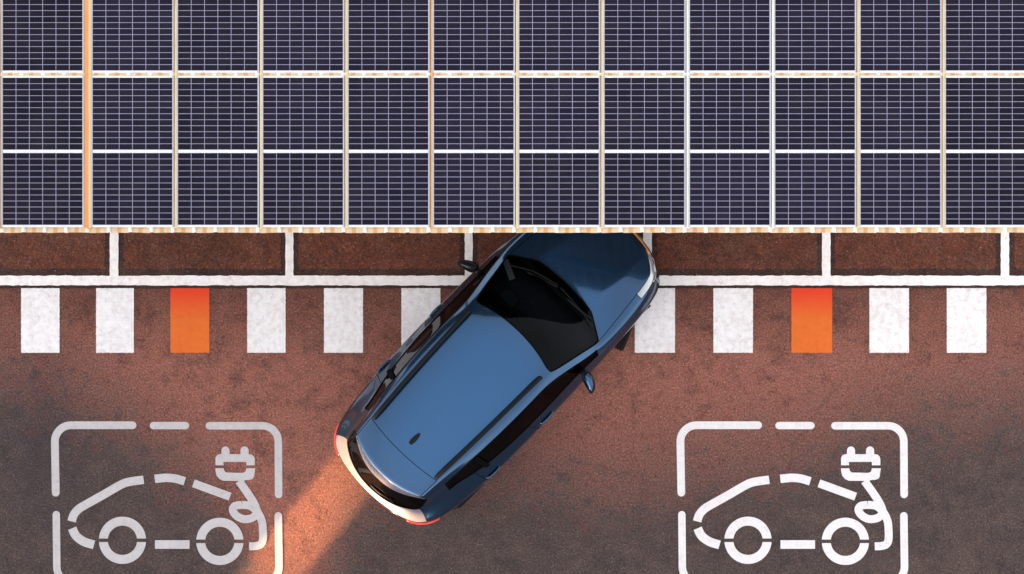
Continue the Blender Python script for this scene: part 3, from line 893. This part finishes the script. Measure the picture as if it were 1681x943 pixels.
# wipers
def wiper(pts, bl):
    bm = bmesh.new(); tube(bm, smoothline(pts, 6), [.010] * 6 * (len(pts) - 1) + [.006], 6)
    tube(bm, smoothline(bl, 6), .007, 6)
    return bm
w = mesh_obj('wiper', wiper([(1.04, .05, 1.075), (.98, .25, 1.085), (.92, .42, 1.095)], [(1.06, .06, 1.065), (.98, .36, 1.085), (.84, .62, 1.085)]), M['trim'], wsc, True)
w = mesh_obj('wiper', wiper([(1.05, -.50, 1.04), (1.03, -.30, 1.07), (1.02, -.12, 1.085)], [(1.0, -.56, 1.06), (1.045, -.22, 1.07), (1.06, .02, 1.075)]), M['trim'], wsc, True)
bm = bmesh.new(); tube(bm, smoothline([(-2.085, .02, 1.045), (-2.082, -.10, 1.055), (-2.05, -.30, 1.06)], 6), [.014] * 8 + [.008] * 5, 6)
mesh_obj('rear_wiper', bm, M['plastic'], rgl, True)
# tail lamps and reflector strips along the tail edge
def tail_strip(name, pts, r, mat, parent, q=.7):
    bm = bmesh.new(); L = [onto(p, r * .25) for p in smoothline(pts, 6)]
    tube(bm, L, [r * .5] + [r] * (len(L) - 2) + [r * .4], 8, q)
    return mesh_obj(name, bm, mat, parent, True)
for s in (-1, 1):
    tail_strip('tail_light', [(-1.86, s * .853, .80), (-1.98, s * .805, .80), (-2.05, s * .745, .80), (-2.10, s * .66, .80), (-2.145, s * .54, .80)], .021, M['redlens'], car, 1.4)
tail_strip('reflector', [(-2.165, .46, .775), (-2.205, .25, .775), (-2.222, 0, .775), (-2.205, -.25, .775), (-2.165, -.46, .775)], .014, M['redlens'], rbp)
# orange sun glint painted along the bonnet edge, chrome strips in the headlights
tail_strip('bonnet_edge_trim', [(2.14, .46, .775), (2.165, .22, .78), (2.175, 0, .785), (2.165, -.22, .78), (2.14, -.46, .775)], .013, M['amber'], hood)
for s in (-1, 1):
    tail_strip('running_light', [(2.12, s * .50, .75), (2.05, s * .58, .748), (1.99, s * .66, .745), (1.90, s * .712, .765)], .010, M['chrome'], car)

# ------------------------------------------------------------------ what shades the yard: an added wall beyond the frame, slotted to shape the sunlight
U = Vector((-.64, -.77, 0)).normalized()
EL = math.radians(9)
Bx, By = W(566, 806)
D = 20.0
wall = empty('building', (Bx + U.x * D, By + U.y * D, 0), math.atan2(U.y, U.x) - math.pi / 2)
tag(wall, 'tall pale plastered building with a gateway, standing beyond the lower left corner', 'building')
z0 = D * math.tan(EL)
M['plaster'] = plain('pale_plaster', (.55, .50, .45), .9)
bm = bmesh.new()
sl, sr = -.27, .38               # slot, seen along the sunlight
wl, wr = -1.08, .42  # wider upper opening, cut to light the tailgate
zs, zt = z0 + .24, z0 + 1.42
box(bm, -22, wl, 0, .3, 0, 8.6); box(bm, wr, 22, 0, .3, 0, 8.6)
box(bm, wl + .001, wr - .001, 0.001, .299, zt, 8.6); box(bm, wl + .001, -.50, .001, .299, z0 + 1.06, zt - .001)
box(bm, wl + .001, sl, 0.001, .299, 0, zs); box(bm, sr, wr - .001, 0.001, .299, 0, zs)
mesh_obj('wall', bm, M['plaster'], wall)

# ------------------------------------------------------------------ light, sky, camera
az = math.atan2(U.x, U.y)          # clockwise from +y
w = bpy.data.worlds.new('World'); C.world = w; w.use_nodes = True
nt = w.node_tree; bg = nt.nodes['Background']
sky = nt.nodes.new('ShaderNodeTexSky'); sky.sky_type = 'NISHITA'; sky.sun_disc = False
sky.sun_elevation = EL; sky.sun_rotation = az
sky.air_density = 1.0; sky.dust_density = 2.5; sky.ozone_density = 1.0
hs = nt.nodes.new('ShaderNodeHueSaturation'); hs.inputs['Saturation'].default_value = .22
nt.links.new(sky.outputs[0], hs.inputs['Color'])
nt.links.new(hs.outputs[0], bg.inputs['Color']); bg.inputs['Strength'].default_value = .12
sd = bpy.data.lights.new('sun', 'SUN'); sd.energy = 5.0; sd.angle = math.radians(.45); sd.color = (1.0, .60, .25)
so = bpy.data.objects.new('sun', sd); COL.objects.link(so)
dirv = -(U * math.cos(EL) + Vector((0, 0, math.sin(EL))))
so.rotation_euler = dirv.to_track_quat('-Z', 'Y').to_euler(); so.location = (-8, -10, 12)
cd = bpy.data.cameras.new('camera'); cam = bpy.data.objects.new('camera', cd); COL.objects.link(cam)
cam.location = (0, 0, H); cam.rotation_euler = (0, 0, 0)
cd.sensor_width = 36; cd.lens = 36 * H * K0 / 1681
cd.shift_x = (840.5 - P0[0]) / 1681; cd.shift_y = -(471.5 - P0[1]) / 1681
cd.clip_end = 1000
C.camera = cam
C.render.resolution_x, C.render.resolution_y = 1024, 574
vs = C.view_settings
vs.view_transform = 'Standard'; vs.look = 'None'; vs.gamma = 1; vs.exposure = 2.78
C.cycles.max_bounces = 8
